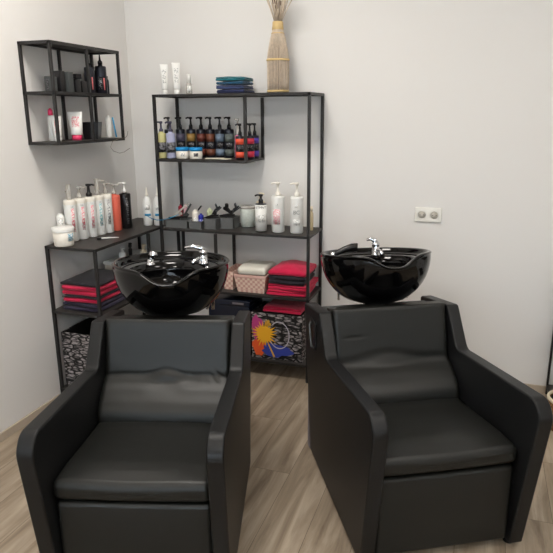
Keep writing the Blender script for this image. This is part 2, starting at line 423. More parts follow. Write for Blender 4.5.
def wash_chair(label, loc, rotz, crease, basin_rot, basin_x, basin_tilt, faucet_xy, faucet_dir, shower, extras):
    t = thing('wash_chair', label, 'salon chair', loc, rotz, 'shampoo chairs')
    W2, th = .322, .056
    rads = [.01, .02, .022, .05, .075, .06, .01]
    poly = round_poly([(-y, z) for y, z in PROF], rads, 8)
    for sgn in (-1, 1):
        x0, x1 = (sgn*W2, sgn*(W2-th)) if sgn < 0 else (W2-th, W2)
        o = obj('side_panel', prism(nb(), poly, x0, x1), M['leather_dark'], t, bevel=.009, seg=3)
        # stitched seams along the two edges of the upholstered rim
    # backrest
    front = [(.172, .770), (.182, .783), (.193, .772), (.212, .70), (.230, .63), (.252, .558), (.264, .532), (.302, .512), (.350, .480), (.382, .450), (.388, .43), (.392, .40), (.375, .375)]
    bm = nb(); nx = 60; rows = []
    # resample the profile densely
    dense = []
    for (a, b), (c2, d2) in zip(front, front[1:]):
        m = max(2, int(math.hypot(c2-a, d2-b)/.006))
        for k in range(m): dense.append((a+(c2-a)*k/m, b+(d2-b)*k/m))
    dense.append(front[-1])
    for _ in range(6):
        dense = [dense[0]]+[((dense[i-1][0]+2*dense[i][0]+dense[i+1][0])/4, (dense[i-1][1]+2*dense[i][1]+dense[i+1][1])/4) for i in range(1, len(dense)-1)]+[dense[-1]]
    for i in range(nx+1):
        x = -.264+.528*i/nx
        e = min(1, (.264-abs(x))/.022); ed = .022*(1-math.sqrt(max(0, 1-(1-e)**2)))
        col = []
        for y, z in dense:
            col.append((x, -(y-ed+crease(x, z)), z-(ed*.25 if z > .74 else 0)))
        col.append((x, -(dense[-1][0]-.12), dense[-1][1])); col.append((x, -.09, .60)); col.append((x, -.10, .758))
        rows.append([bm.verts.new(p) for p in col])
    m = len(rows[0])
    for A, Bc in zip(rows, rows[1:]):
        for k in range(m): bm.faces.new((A[k], Bc[k], Bc[(k+1) % m], A[(k+1) % m]))
    bm.faces.new(rows[0]); bm.faces.new(rows[-1][::-1])
    obj('backrest', bm, M['leather'], t)
    # seat cushion: crowned, sagging a little at its front edge
    def sd(q, h):
        z = q.z
        if z > 0:
            z -= .030*max(0, min(1, (q.y+.13)/.30))
            u = 1-min(1, abs(q.x)/h.x)**3; v = 1-min(1, abs(q.y)/h.y)**4
            z += .012*u*v
            if q.y < -h.y+.05: z -= .004*math.cos(q.x*9)*u
        return Vector((q.x, q.y - .006*(1-(q.x/h.x)**2)*(q.y < 0), z))
    obj('seat_cushion', rbox(nb(), -.2645, .2645, -.838, -.345, .366, .438, .026, 5, 24, sd), M['leather'], t)
    def fd(q, h):
        return Vector((q.x, q.y-.008*(1-(q.x/h.x)**2)*(1-(q.z/h.z)**2)*(q.y < 0), q.z))
    obj('footrest', rbox(nb(), -.261, .261, -.826, -.765, .034, .353, .018, 4, 12, fd), M['leather'], t)
    obj('inner_frame', boxm(-.258, .258, -.76, -.06, .03, .364), M['inner'], t, smooth=False)
    bm = boxm(-.26, .26, -.095, .035, .40, .722)
    obj('rear_deck', bm, M['deckgrey'], t, smooth=False, bevel=.01)
    for x in (-.29, .29):
        for y in (-.79, -.16):
            obj('foot', lathe(nb(), [(.018, 0), (.02, .004), (.016, .024)], 16, x, y), M['inner'], t)
    # plinth column standing behind the seat
    obj('pedestal', rbox(nb(), -.318, -.2, -.02, .03, 0, .40, .008), M['greyplinth'], t, label='grey column behind the seat')
    # release handle on the outer left side
    bm = nb()
    rbox(bm, -.3285, -.3225, -.150, -.045, .575, .70, .003)
    hp = obj('handle_plate', bm, M['blackpl'], t)
    bm = nb(); tube(bm, [(-.330, -.075, .685), (-.339, -.085, .675), (-.340, -.105, .63), (-.339, -.125, .59), (-.330, -.13, .58)], .0055)
    obj('release_lever', bm, M['deckgrey'], hp)
    # basin
    dip = lambda a: .052*math.exp(-(abs(((a-basin_rot+PI) % (2*PI))-PI)/.36)**2.8)
    b = obj('basin', basin_mesh(dip), M['basin'], t, loc=(basin_x, .08, .958), label='glossy black washbasin with a neck notch')
    b.rotation_euler.x = basin_tilt
    bm = nb(); lathe(bm, [(.09, -.236), (.1, -.24), (.1, -.19), (.0, -.19)], 24)
    # drain
    obj('drain', lathe(nb(), [(0.0, -.181), (.02, -.181), (.024, -.183), (.024, -.186), (0, -.186)], 20, 0, -.03), M['chrome'], b)
    # faucet
    fx, fy = faucet_xy; dx, dy = faucet_dir
    bm = nb(); lathe(bm, [(.021, -.024), (.024, -.018), (.019, -.015), (.018, .028), (.020, .036), (.014, .044), (0, .046)], 20, fx, fy)
    tube(bm, [(fx, fy, .0), (fx+.03*extras['spout'][0], fy+.03*extras['spout'][1], .006), (fx+.06*extras['spout'][0], fy+.06*extras['spout'][1], -.002), (fx+.07*extras['spout'][0], fy+.07*extras['spout'][1], -.016)], .009, 10)
    fo = obj('faucet', bm, M['chrome'], b)
    bm = nb(); tube(bm, [(fx, fy, .036), (fx+.012*dx, fy+.012*dy, .052), (fx+.05*dx, fy+.05*dy, .060), (fx+.095*dx, fy+.095*dy, .055)], .006, 10, [.016, .013, .009, .006])
    obj('faucet_lever', bm, M['chrome'], fo)
    # hand shower
    bm = nb(); tube(bm, shower, .012, 12, extras['srad'])
    sh = obj('hand_shower', bm, M[extras['smat']], b)
    sx, sy, sz = shower[0]
    obj('shower_holder', lathe(nb(), [(.02, -.024), (.02, -.016), (.014, -.01), (.013, .004), (0, .005)], 18, sx, sy), M['chrome'], b)
    # handle tube behind the bowl; upper part models a chrome reflection streak
    bm = nb(); tube(bm, [(.19, .085, -.11), (.20, .075, -.14), (.19, .06, -.18), (.16, .05, -.205), (.145, .045, -.234)], .007, 10)
    obj('handle_reflection_tube', bm, M['chrome'], b)
    obj('pivot_bar', lathe(nb(), [(.008, -.236), (.008, -.13)], 12, .175, .05), M['chrome'], b)
    obj('pivot_bar', lathe(nb(), [(.006, -.236), (.006, -.1)], 12, -.155, .1), M['chrome'], b)
    return t

def creaseL(x, z):
    zc = .552+.030*math.exp(-(x/.062)**2)-.004*math.cos(x*20)
    d = z-zc
    y = -.007*math.exp(-(d/.008)**2)*(1 if x < 0 else .8) + .009*math.exp(-((d+.028)/.022)**2)
    y += -.007*math.exp(-((x-.085)/.05)**2-((z-.540)/.014)**2)
    y += .006*math.exp(-((x-.215)/.03)**2-((z-.556)/.018)**2)*math.sin((x+z)*160)
    y += .004*math.exp(-(x/.055)**2-((z-.565)/.02)**2)
    return y
def creaseR(x, z):
    zc = .545+.035*math.exp(-((x+.02)/.11)**2)
    y = -.005*math.exp(-((z-zc)/.022)**2)+.004*math.exp(-((z-zc+.04)/.03)**2)
    y += -.005*math.exp(-((x-.15)/.09)**2-((z-.545)/.016)**2)
    y += -.005*math.exp(-((x+.165)/.04)**2-((z-.655-.05*(x+.16))/.006)**2)
    return y

wash_chair('black leather shampoo chair on the left, its basin before the corner table', (.9667, -1.2932, 0), .2851, creaseL, .12, -.030, R(-3),
           (.135, .06), (-.85, -.2), [(-.10, .02, -.02), (-.10, .02, .02), (-.085, .0, .035), (-.07, -.03, .03)],
           dict(spout=(-.6, -.75), srad=[.012, .011, .014, .017], smat='chrome'))
wash_chair('black leather shampoo chair on the right, in front of the white wall socket', (1.7825, -.8548, 0), .4987, creaseR, .04, .015, R(-8.5),
           (.03, .075), (-.45, .1), [(-.185, .075, -.02), (-.165, .07, .0), (-.13, .065, .014), (-.095, .06, .024), (-.07, .055, .022)],
           dict(spout=(.1, -1), srad=[.013, .014, .016, .019, .022], smat='blackpl'))

# ---------------------------------------------------------------- wall socket
so = thing('wall_socket', 'white double power socket on the bare back wall', 'socket', (1.9335, -.0005, 1.0235))
obj('cover_plate', rbox(nb(), -.0755, .0755, -.012, 0, -.0415, .0415, .004), M['socket'], so)
for sx in (-.036, .036):
    f = obj('socket_insert', lathe(nb(), [(.0, 0), (.021, 0), (.0235, .0), (.0245, .0022), (.026, .0022), (.026, -.001)], 32), M['socket'], so)
    f.rotation_euler.x = PI/2; f.location = (sx, -.012, -.001)
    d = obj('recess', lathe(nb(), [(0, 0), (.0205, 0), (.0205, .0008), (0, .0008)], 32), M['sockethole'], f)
    for hx in (-.0095, .0095):
        obj('pin_hole', lathe(nb(), [(0, .0006), (.0028, .0006), (.0028, .0014), (0, .0014)], 12, hx, 0), M['blackpl'], f)

# ---------------------------------------------------------------- bottles
def label_patch(par, r, z0, z1, m, half=.6, sy=1, cx=0, cy=0, off=.0007, name='label', lab=None, mid=-PI/2):
    bm = nb(); lathe(bm, [(r+off-.0004, z0), (r+off, z0), (r+off, z1), (r+off-.0004, z1)], 14, cx, cy, sy, mid-half, mid+half)
    return obj(name, bm, m, par, label=lab)

def pump(par, z, m, h=.06, r=.012, nz=.032, ang=-.6, head='flat', sc=1):
    bm = nb()
    lathe(bm, [(r*1.15, z), (r*1.15, z+.016*sc), (r*.8, z+.021*sc), (r*.62, z+.027*sc), (r*.5, z+h-.014*sc), (r*1.0, z+h-.012*sc), (r*1.05, z+h), (0, z+h+.001)], 16)
    tube(bm, [(0, 0, z+h-.005*sc), (nz*.6*math.cos(ang), nz*.6*math.sin(ang), z+h-.004*sc), (nz*math.cos(ang), nz*math.sin(ang), z+h-.009*sc)], .0052*sc, 8)
    return obj('pump', bm, m, par)

def bottle(name, label, loc, mats, r=.032, h=.22, sy=1, group=None, kind='round', pumpm=None, ph=.06, pang=-.6, rot=None, lab=None, capband=None, shoulder=.02, neck=None, cat='bottle', base_r=None):
    t = thing(name, label, cat, loc, face_cam(loc[0], loc[1]) if rot is None else rot, group)
    nk = neck or r*.4
    br = base_r or r
    prof = [(br*.9, 0), (br, .004), (r, h-shoulder), (r*.985, h-shoulder*.55), (r*.9, h-shoulder*.2), (nk*1.3, h-.001), (nk, h+.001), (nk, h+.008)]
    if kind == 'hair':   # tapering nozzle bottle
        prof = [(br*.9, 0), (br, .004), (r, h-.045), (r*.85, h-.025), (nk*1.3, h-.005), (nk, h)]
    obj('body', lathe(nb(), prof, 28, sy=sy), mats, t)
    if capband: obj('cap_ring', lathe(nb(), [(r*1.01, h-shoulder*1.2), (r*1.02, h-shoulder*1.1), (r*1.02, h-shoulder*.3), (r*.92, h+.002), (nk, h+.003)], 28, sy=sy, cap=False), capband, t)
    if pumpm: pump(t, h+.004, pumpm, h=ph, r=max(.009, r*.36), nz=r*1.05, ang=pang)
    if lab:
        for L in lab:
            label_patch(t, r, L[0], L[1], L[2], L[3], sy, name=L[4] if len(L) > 4 else 'label', mid=L[5] if len(L) > 5 else -PI/2)
    return t

white = srgb(236, 236, 232)
I = dict(
    red=ink_mat('crimson_print', white, srgb(220, 110, 124), 150, 210, .5),
    pinkp=ink_mat('rose_print', white, srgb(222, 128, 140), 150, 210, .5),
    teal=ink_mat('teal_print', white, srgb(110, 176, 184), 150, 210, .5),
    dark=ink_mat('dark_print', white, srgb(100, 100, 104), 150, 210, .52),
    faint=ink_mat('faint_print', white, srgb(176, 178, 176), 170, 160, .54),
    blue=ink_mat('pale_blue_print', white, srgb(110, 170, 196), 120, 200, .5),
    onblack=ink_mat('white_on_black', srgb(20, 20, 22), srgb(140, 140, 144), 170, 260, .58),
)
# row of litre bottles on the side table
zt = ZM+.002
row = [  # x, y, kind, label
    (.068, -.800, 'red', 'white bottle nearest the white tub, tall clear hood over its pump'),
    (.084, -.731, 'red', 'white bottle with crimson print, second from the white tub'),
    (.098, -.662, 'pinkp', 'white bottle with rose print and a black pump on the side table'),
    (.106, -.593, 'teal', 'white bottle with teal print under a tall clear pump'),
    (.114, -.524, 'dark', 'white bottle with dark print right beside the coral bottle'),
]
for i, (x, y, k, lb) in enumerate(row):
    side = face_cam(x, y)
    t = bottle('pump_bottle', lb, (x, y, zt), M['white'], r=.0335, h=.228, group='litre bottles on the side table', capband=M['whitew'], neck=.013,
               rot=side, lab=[(.055, .185, I[k], .26, 'label', -PI/2+.35)])
    label_patch(t, .0335, .19, .20, I['faint'], .2, mid=-PI/2+.35)
    if i == 0:
        pump(t, .232, M['clear'], .05, .012, .02, 2.5)
        obj('pump_hood', lathe(nb(), [(.0145, .25), (.0145, .312), (.012, .316), (0, .316)], 20, cap=False), M['clear'], t)
    elif i == 2: pump(t, .232, M['blackpl'], .07, .0145, .034, -.1)
    elif i == 3:
        pump(t, .232, M['clear'], .085, .012, .05, -.1)
        obj('pump_hood', lathe(nb(), [(.013, .262), (.013, .322), (.011, .326), (0, .326)], 20, cap=False), M['clear'], t)
    else: pump(t, .232, M['clear'], .062, .012, .036, -.2)
x, y = .124, -.454
t = bottle('pump_bottle', 'coral orange bottle between the white bottles and the black one', (x, y, zt), M['coral'], r=.034, h=.216, shoulder=.012, neck=.013, pumpm=M['clear'], ph=.06, pang=-.2, group='litre bottles on the side table', rot=face_cam(x, y)+.1)
x, y = .146, -.372
t = bottle('pump_bottle', 'black bottle with a white pump at the row end', (x, y, zt), M['blackpl'], r=.034, h=.216, shoulder=.012, neck=.013, pumpm=M['white'], ph=.062, pang=PI, group='litre bottles on the side table',
           lab=[(.03, .19, I['onblack'], .22, 'label', -PI/2+.3)])
t = bottle('pump_bottle', 'white bottle hidden behind the white tub against the left wall', (.034, -.846, zt), M['white'], r=.0215, h=.15, group='litre bottles on the side table', lab=[(.05, .13, I['faint'], .6)], neck=.012)
# white tub
t = thing('product_tub', 'wide white plastic tub at the near corner of the side table', 'tub', (.098, -.916, zt), face_cam(.1, -.91))
obj('body', lathe(nb(), [(.049, 0), (.052, .004), (.056, .082), (.053, .083)], 36), M['whitew'], t)
obj('lid', lathe(nb(), [(.058, .078), (.0585, .08), (.0585, .098), (.056, .101), (0, .102)], 36, cap=False), M['white'], t)
label_patch(t, .0545, .03, .07, I['blue'], .35, mid=-PI/2+.75)
# tint brush on the table top
t = thing('tint_brush', 'small white handled brush lying on the side table', 'brush', (.207, -.715, zt+.006), .62)
bm = nb(); tube(bm, [(-.01, 0, 0), (.03, 0, 0), (.085, 0, -.001)], .003, 8, [.005, .0035, .002]); obj('handle', bm, M['white'], t)
obj('bristles', boxm(-.034, -.010, -.009, .009, -.005, .005), M['blackpl'], t, bevel=.002)

# spray bottles at the far end of the table, with nozzle tops
for i, (x, y, lb) in enumerate([(.222, -.245, 'white nozzle bottle with blue wave, left of the shelf post'), (.286, -.225, 'white nozzle bottle with blue wave, partly behind the shelf post')]):
    t = bottle('nozzle_bottle', lb, (x, y, zt), M['white'], r=.029, h=.185, kind='hair', group='nozzle bottles at the table end', neck=.010,
               lab=[(.062, .076, M['blue'], .7, 'wave_band'), (.10, .13, I['faint'], .5)])
    obj('nozzle', lathe(nb(), [(.011, .184), (.011, .196), (.007, .2), (.0025, .238), (0, .239)], 16), M['whitew'], t)

# white storage box and small bottles under the table top
t = thing('storage_box', 'low white plastic box on the lower table shelf behind the towels', 'box', (.15, -.33, TMID+.002))
obj('body', rbox(nb(), -.105, .105, -.17, .20, 0, .155, .01), M['whitew'], t)
obj('lid', rbox(nb(), -.11, .11, -.175, .205, .1555, .175, .006), M['white'], t)
zz = TMID+.179
bottle('small_bottle', 'small white pump bottle on the white box under the table', (.13, -.42, zz), M['white'], r=.022, h=.045, pumpm=M['white'], ph=.03, group='small bottles on the white box')
bottle('small_bottle', 'small black bottle on the white box under the table', (.175, -.40, zz), M['blackpl'], r=.012, h=.07, pumpm=M['blackpl'], ph=.03, group='small bottles on the white box')
bottle('small_bottle', 'small cream pump bottle on the white box beside the left basin', (.225, -.33, zz), M['cream'], r=.02, h=.05, pumpm=M['cream'], ph=.03, group='small bottles on the white box')
bottle('small_bottle', 'squat white bottle beside the towels on the lower table shelf', (.285, -.56, TMID+.002), M['white'], r=.018, h=.07, pumpm=M['white'], ph=.02)

# ---------------------------------------------------------------- towels
def towel(label, x0, x1, y0, y1, z0, z1, m, seed=0, layers=2, group=None, dome=0, tilt=0, cam=None):
    r = random.Random(seed)
    cx, cy = (x0+x1)/2, (y0+y1)/2
    t0 = nb(); n = layers; H = z1-z0; hh = H/n
    ph = [r.uniform(0, 6) for _ in range(6)]
    for k in range(n):
        jx, jy = r.uniform(-.003, .003), r.uniform(-.004, .003)
        def dsp(q, h, k=k):
            X, Y = q.x, q.y
            wv = .0010*math.sin(X*26+ph[0]+k)+.0008*math.sin(Y*31+ph[1])+.0006*math.sin((X+Y)*60+ph[2])
            ex = .004*math.sin(Y*22+ph[3]); ey = .005*math.sin(X*18+ph[4])
            ed = min(1, max(abs(X)/h.x, abs(Y)/h.y))
            dz = wv*(.3 if k == 0 and q.z < 0 else 1)
            if k == 0 and q.z < 0: dz = 0
            if k == n-1 and q.z > 0: dz -= .004*ed**4
            dm = dome*(1-(X/h.x)**2)*(1-(Y/h.y)**2) if q.z > 0 and k == n-1 else 0
            return Vector((X+ex*(abs(X)/h.x)**3, Y+ey*(abs(Y)/h.y)**3, q.z+dz+dm))
        rbox(t0, x0-cx+jx, x1-cx+jx, y0-cy+jy, y1-cy+jy, hh*k+.0005, hh*(k+1)+.0004, hh*.40, 4, 12, dsp)
    o = obj('folded_towel', t0, m, loc=(cx, cy, z0))
    return tag(o, label, 'towel', group)

def stack(items, x0, x1, y0, y1, z, group, seed0):
    for i, (lb, mk, h, ly, dx0, dx1, dome) in enumerate(items):
        towel(lb, x0+dx0, x1+dx1, y0, y1, z, z+h-.0022, M[mk], seed0+i, ly, group, dome)
        z += h
    return z
# corner table stack (bottom up)
stack([('indigo black towel at the very bottom of the corner table stack', 'indigo_tw', .026, 1, -.0, .0, 0),
       ('indigo black towel second from bottom in the corner table stack', 'indigo_tw', .022, 1, .004, -.004, 0),
       ('lowest crimson towel of the corner table stack', 'red_tw', .028, 1, .012, -.006, 0),
       ('thin black towel between crimson towels on the corner table', 'black_tw', .012, 1, .008, .0, 0),
       ('middle crimson towel of the corner table stack', 'red_tw', .029, 1, -.0, -.004, 0),
       ('uppermost crimson towel of the corner table stack', 'red_tw', .027, 1, .006, .0, 0),
       ('black towel on top of the corner table stack', 'black_tw', .022, 1, .0, .0, .004)],
      .05, .292, -.925, -.62, TMID+.003, 'towels on the corner table', 10)
# stack on the shelving unit
stack([('lowest crimson towel of the shelving unit stack', 'red_tw', .036, 2, 0, .0, 0),
       ('crimson towel just under the black ones on the shelving unit', 'red_tw', .036, 2, -.0, .008, 0),
       ('lower black towel in the shelving unit stack', 'black_tw', .026, 1, .008, -.01, 0),
       ('upper black towel in the shelving unit stack', 'black_tw', .026, 1, .006, -.006, 0),
       ('domed crimson towel on top of the shelving unit stack', 'red_tw', .034, 1, .012, .006, .034)],
      1.035, 1.278, -.285, -.03, ZL+.003, 'towels on the shelving unit', 40)
# stack on top of the shelving unit
stack([('navy towel at the bottom of the blue stack on top', 'navy_tw', .024, 1, .0, 0, 0),
       ('slate blue towel second from bottom of the blue stack', 'slate_tw', .024, 2, .003, -.003, 0),
       ('deep teal towel in the upper half of the blue stack', 'teal2_tw', .021, 1, .004, -.003, 0),
       ('bright teal towel on the very top of the blue stack', 'teal_tw', .024, 2, .004, .0, .004)],
      .715, .893, -.24, -.07, ZT+.003, 'blue towels on the unit top', 60)

# ---------------------------------------------------------------- top of the unit: tubes and small bottle
def squeeze_tube(label, loc, h, w, body, cap, rot, group, lab=None, caph=.03, inv=True):
    """tube standing on its cap, its crimped end up"""
    t = thing('squeeze_tube', label, 'tube', loc, rot, group)
    r = w/2
    obj('cap', lathe(nb(), [(r*.66, 0), (r*.72, .002), (r*.76, caph)], 24), cap, t)
    bm = nb(); N = 28; rings = []
    prof = [(0, r*.76, r*.76), (.03, r*.86, r*.84), (.35, r*.93, r*.68), (.7, r*1.0, r*.38), (.93, r*1.06, r*.06), (1, r*1.06, r*.04)]
    for s_, a, b in prof:
        z = caph+.0005+(h-caph)*s_
        rings.append([bm.verts.new((a*math.cos(2*PI*i/N), b*math.sin(2*PI*i/N), z)) for i in range(N)])
    for A, Bc in zip(rings, rings[1:]):
        for i in range(N): bm.faces.new((A[i], A[(i+1) % N], Bc[(i+1) % N], Bc[i]))
    bm.faces.new(rings[0][::-1]); bm.faces.new(rings[-1])
    obj('body', bm, body, t)
    if lab:
        # printed panel following the front
        bm = nb(); rows = []
        for s_ in (.18, .4, .62, .8):
            a = r*(.84+.2*s_); b = r*(.84-.80*s_) if s_ < .35 else r*(.68-(s_-.35)*.86)
            z = caph+(h-caph)*s_
            rows.append([bm.verts.new((a*.55*u, -b*math.sqrt(1-(.55*u)**2)-.0012, z)) for u in (-1, -.5, 0, .5, 1)])
        for A, Bc in zip(rows, rows[1:]):
            for i in range(4): bm.faces.new((A[i], A[i+1], Bc[i+1], Bc[i]))
        obj('label', bm, lab, t)
    return t
zu = ZT+.002
fc = face_cam(.38, -.16)
squeeze_tube('white tube standing leftmost on top of the shelving unit', (.350, -.17, zu), .176, .044, M['white'], M['white'], fc, 'white tubes on the unit top', I['faint'])
squeeze_tube('white tube standing beside the small white bottle on top', (.431, -.17, zu), .182, .047, M['white'], M['white'], fc, 'white tubes on the unit top', I['faint'])
t = thing('mist_bottle', 'small white capped bottle between the tubes and blue towels', 'bottle', (.510, -.165, zu), fc)
obj('body', lathe(nb(), [(.017, 0), (.019, .003), (.019, .058), (.014, .066)], 24), M['clear'], t)
obj('cap', lathe(nb(), [(.0135, .06), (.0135, .112), (.012, .116), (0, .117)], 24), M['white'], t)
label_patch(t, .019, .01, .05, I['faint'], .7)

# reed vase
t = thing('reed_vase', 'bottle shaped vase of bundled dried reeds on the unit top', 'vase', (1.070, -.16, ZT+.002))
vp = [(.058, 0), (.060, .01), (.061, .18), (.056, .22), (.042, .29), (.031, .325), (.027, .345), (.026, .375)]
obj('core', lathe(nb(), [(r_-.004, z) for r_, z in vp], 32), M['reed_dark'], t)
def vr(z):
    for (a, b), (c3, d3) in zip(vp, vp[1:]):
        if b <= z <= d3: return a+(c3-a)*(z-b)/(d3-b)
    return vp[-1][0]
bm = nb()
for i in range(44):
    a = 2*PI*i/44+rnd.uniform(-.02, .02); off = rnd.uniform(-.001, .001)
    tube(bm, [((vr(z)+off)*math.cos(a), (vr(z)+off)*math.sin(a), z) for z in (0.002, .06, .12, .18, .22, .255, .29, .325, .35, .375)], .0026, 5)
o = obj('reeds', bm, M['reed'], t); o['kind'] = 'stuff'
for z, h, e in ((.004, .012, .004), (.172, .012, .005), (.315, .007, .004), (.335, .045, .0035)):
    obj('raffia_band', lathe(nb(), [(vr(z)+e-.003, z), (vr(z)+e, z+.002), (vr(min(z+h, .375))+e, z+h-.002), (vr(min(z+h, .375))+e-.003, z+h)], 32, cap=False), M['reedband'], t)
bm = nb()
for i in range(34):
    a = 2*PI*i/34+rnd.uniform(-.1, .1); q = rnd.uniform(.35, 1); sp = rnd.uniform(.05, .085)*q
    tube(bm, [(.018*q*math.cos(a), .018*q*math.sin(a), .37), ((.018*q+sp*.35)*math.cos(a), (.018*q+sp*.35)*math.sin(a), .43), ((.02*q+sp*1.05)*math.cos(a), (.02*q+sp*1.05)*math.sin(a), rnd.uniform(.52, .58))], .0026, 5)
o = obj('flared_reeds', bm, M['reed'], t); o['kind'] = 'stuff'
bm = nb()
for i in range(9):
    a = rnd.uniform(0, 6.28); q = rnd.uniform(0, .022)
    rbox(bm, q*math.cos(a)-.012, q*math.cos(a)+.012, q*math.sin(a)-.012, q*math.sin(a)+.012, .445+.008*i, .47+.008*i, .011, 2, 2)
obj('dried_flower', bm, M['deadflower'], t)

# ---------------------------------------------------------------- bottles in the upper box shelf
zb = ZB+.002
tone = {}
def tm(name, *c):
    if name not in tone: tone[name] = mat(name, srgb(*c), .4)
    return tone[name]
back = [(.396, (88, 84, 104), 'dusky purple'), (.470, (150, 118, 62), 'ochre gold'), (.540, (104, 52, 40), 'dark rust'), (.602, (112, 66, 48), 'brown'), (.666, (110, 126, 144), 'grey blue'), (.728, (92, 100, 96), 'grey green')]
for x, cc, nm in back:
    bottle('pump_bottle', 'black pump bottle with %s label bands, back row of upper shelf' % nm, (x, -.085, zb), M['blackbottle'], r=.0285, h=.170, shoulder=.008, neck=.012,
           pumpm=M['blackpl'], ph=.068, pang=PI+.1, group='black bottles in the upper shelf',
           lab=[(.095, .142, tm(nm+' band', *cc), 1.2, 'upper_band'), (.012, .05, tm(nm+' band', *cc), 1.2, 'lower_band'), (.055, .09, I['onblack'], .6, 'label')])
bottle('pump_bottle', 'pump bottle without bands half hidden behind the lavender one', (.342, -.135, zb), M['blackbottle'], r=.026, h=.170, shoulder=.008, neck=.012, pumpm=M['blackpl'], ph=.068, pang=PI, group='black bottles in the upper shelf')
for x, cc, nm in ((.338, (206, 200, 142), 'pale yellow'), (.4035, (176, 178, 206), 'lavender')):
    bottle('foam_bottle', '%s foam pump bottle at the upper shelf front left' % nm, (x+.004, -.235 if x > .35 else -.23, zb), tm(nm, *cc), r=.0285, h=.150, shoulder=.01, neck=.014,
           pumpm=tm('smoky pump', 74, 72, 92), ph=.064, pang=PI+.2, group='foam bottles', lab=[(.035, .095, ink_mat(nm+' lion print', srgb(120, 120, 124), srgb(40, 40, 44), 90, 90, .5), 1.1, 'label')])
for x, lb in ((.483, 'white jar with bright blue lid beside the lavender bottle'), (.572, 'white jar with bright blue lid and dark square print')):
    t = thing('cream_jar', lb, 'jar', (x, -.235, zb), face_cam(x, -.23), 'blue lidded jars')
    obj('body', lathe(nb(), [(.036, 0), (.039, .003), (.039, .044), (.034, .047)], 32), M['whitew'], t)
    obj('lid', lathe(nb(), [(.0405, .047), (.0405, .064), (.038, .067), (0, .067)], 32, cap=True), M['jarblue'], t)
    if x > .5: label_patch(t, .039, .015, .035, I['onblack'], .35)
    else: label_patch(t, .039, .015, .035, I['faint'], .3)
# coloured group at the right end
def small_pump(label, x, y, cc, nm, h=.135, r=.026):
    bottle('pump_bottle', label, (x, y, zb), M['blackbottle'], r=r, h=h, shoulder=.006, neck=.011, pumpm=M['blackpl'], ph=.066, pang=PI+.1, group='bright banded bottles',
           lab=[(.088, .120, tm(nm, *cc), 1.3, 'upper_band'), (.012, .045, tm(nm, *cc), 1.3, 'lower_band'), (.052, .082, I['onblack'], .7, 'label')])
small_pump('black pump bottle with orange bands at the upper shelf end', .862, -.240, (224, 84, 58), 'orange band')
small_pump('black pump bottle with red bands behind the front divider', .896, -.170, (200, 48, 74), 'red band')
small_pump('black pump bottle with violet bands, rightmost in the upper shelf', .900, -.10, (84, 62, 160), 'violet band')
t = bottle('pump_bottle', 'slim mauve bottle with a clear pump beside the orange banded one', (.822, -.175, zb), M['magentap'], r=.018, h=.135, shoulder=.006, neck=.010, pumpm=M['clear'], ph=.095, pang=PI, group='bright banded bottles')
# paper leaflets
for i, (x, y, r_, lb) in enumerate([(.70, -.245, .35, 'cream leaflet lying on top in the upper shelf'), (.735, -.225, -.2, 'cream leaflet lying underneath in the upper shelf')]):
    z = zb+(.0035 if i == 0 else 0)
    o = obj('leaflet', rbox(nb(), -.055, .055, -.028, .028, 0, .003, .001, 2, 4), M['paper'], loc=(x, y, z), rotz=r_)
    tag(o, lb, 'leaflet', 'leaflets')

# ---------------------------------------------------------------- middle shelf of the unit
zm = ZM+.002
def tray(label, x0, x1, y0, y1, h, grp='grey baskets'):
    cx, cy = (x0+x1)/2, (y0+y1)/2
    t = thing('organizer_basket', label, 'basket', (cx, cy, zm), 0, grp)
    a, b = (x1-x0)/2, (y1-y0)/2; w_ = .004
    bm = nb(); box(bm, -a, a, -b, b, 0, .004); box(bm, -a, -a+w_, -b, b, .004, h); box(bm, a-w_, a, -b, b, .004, h)
    box(bm, -a, a, -b, -b+w_, .004, h); box(bm, -a, a, b-w_, b, .004, h)
    obj('body', bm, M['greybasket'], t, smooth=False)
    bm = nb(); box(bm, -a-.002, a+.002, -b-.002, -b+.006, h, h+.006); box(bm, -a-.002, a+.002, b-.006, b+.002, h, h+.006)
    box(bm, -a-.002, -a+.006, -b+.006, b-.006, h, h+.006); box(bm, a-.006, a+.002, -b+.006, b-.006, h, h+.006)
    obj('rim', bm, M['greybasket'], t, smooth=False)
    return t
tray('long grey basket of combs at the left end of the middle shelf', .372, .522, -.288, -.17, .045)
tray('small grey basket holding the white and blue bottles', .528, .617, -.288, -.19, .042)
tray('ribbed grey basket with black clips, next to the blue bottle', .624, .706, -.270, -.17, .058)
tray('ribbed grey basket with black clips, next to the glass jar', .712, .800, -.225, -.12, .062)

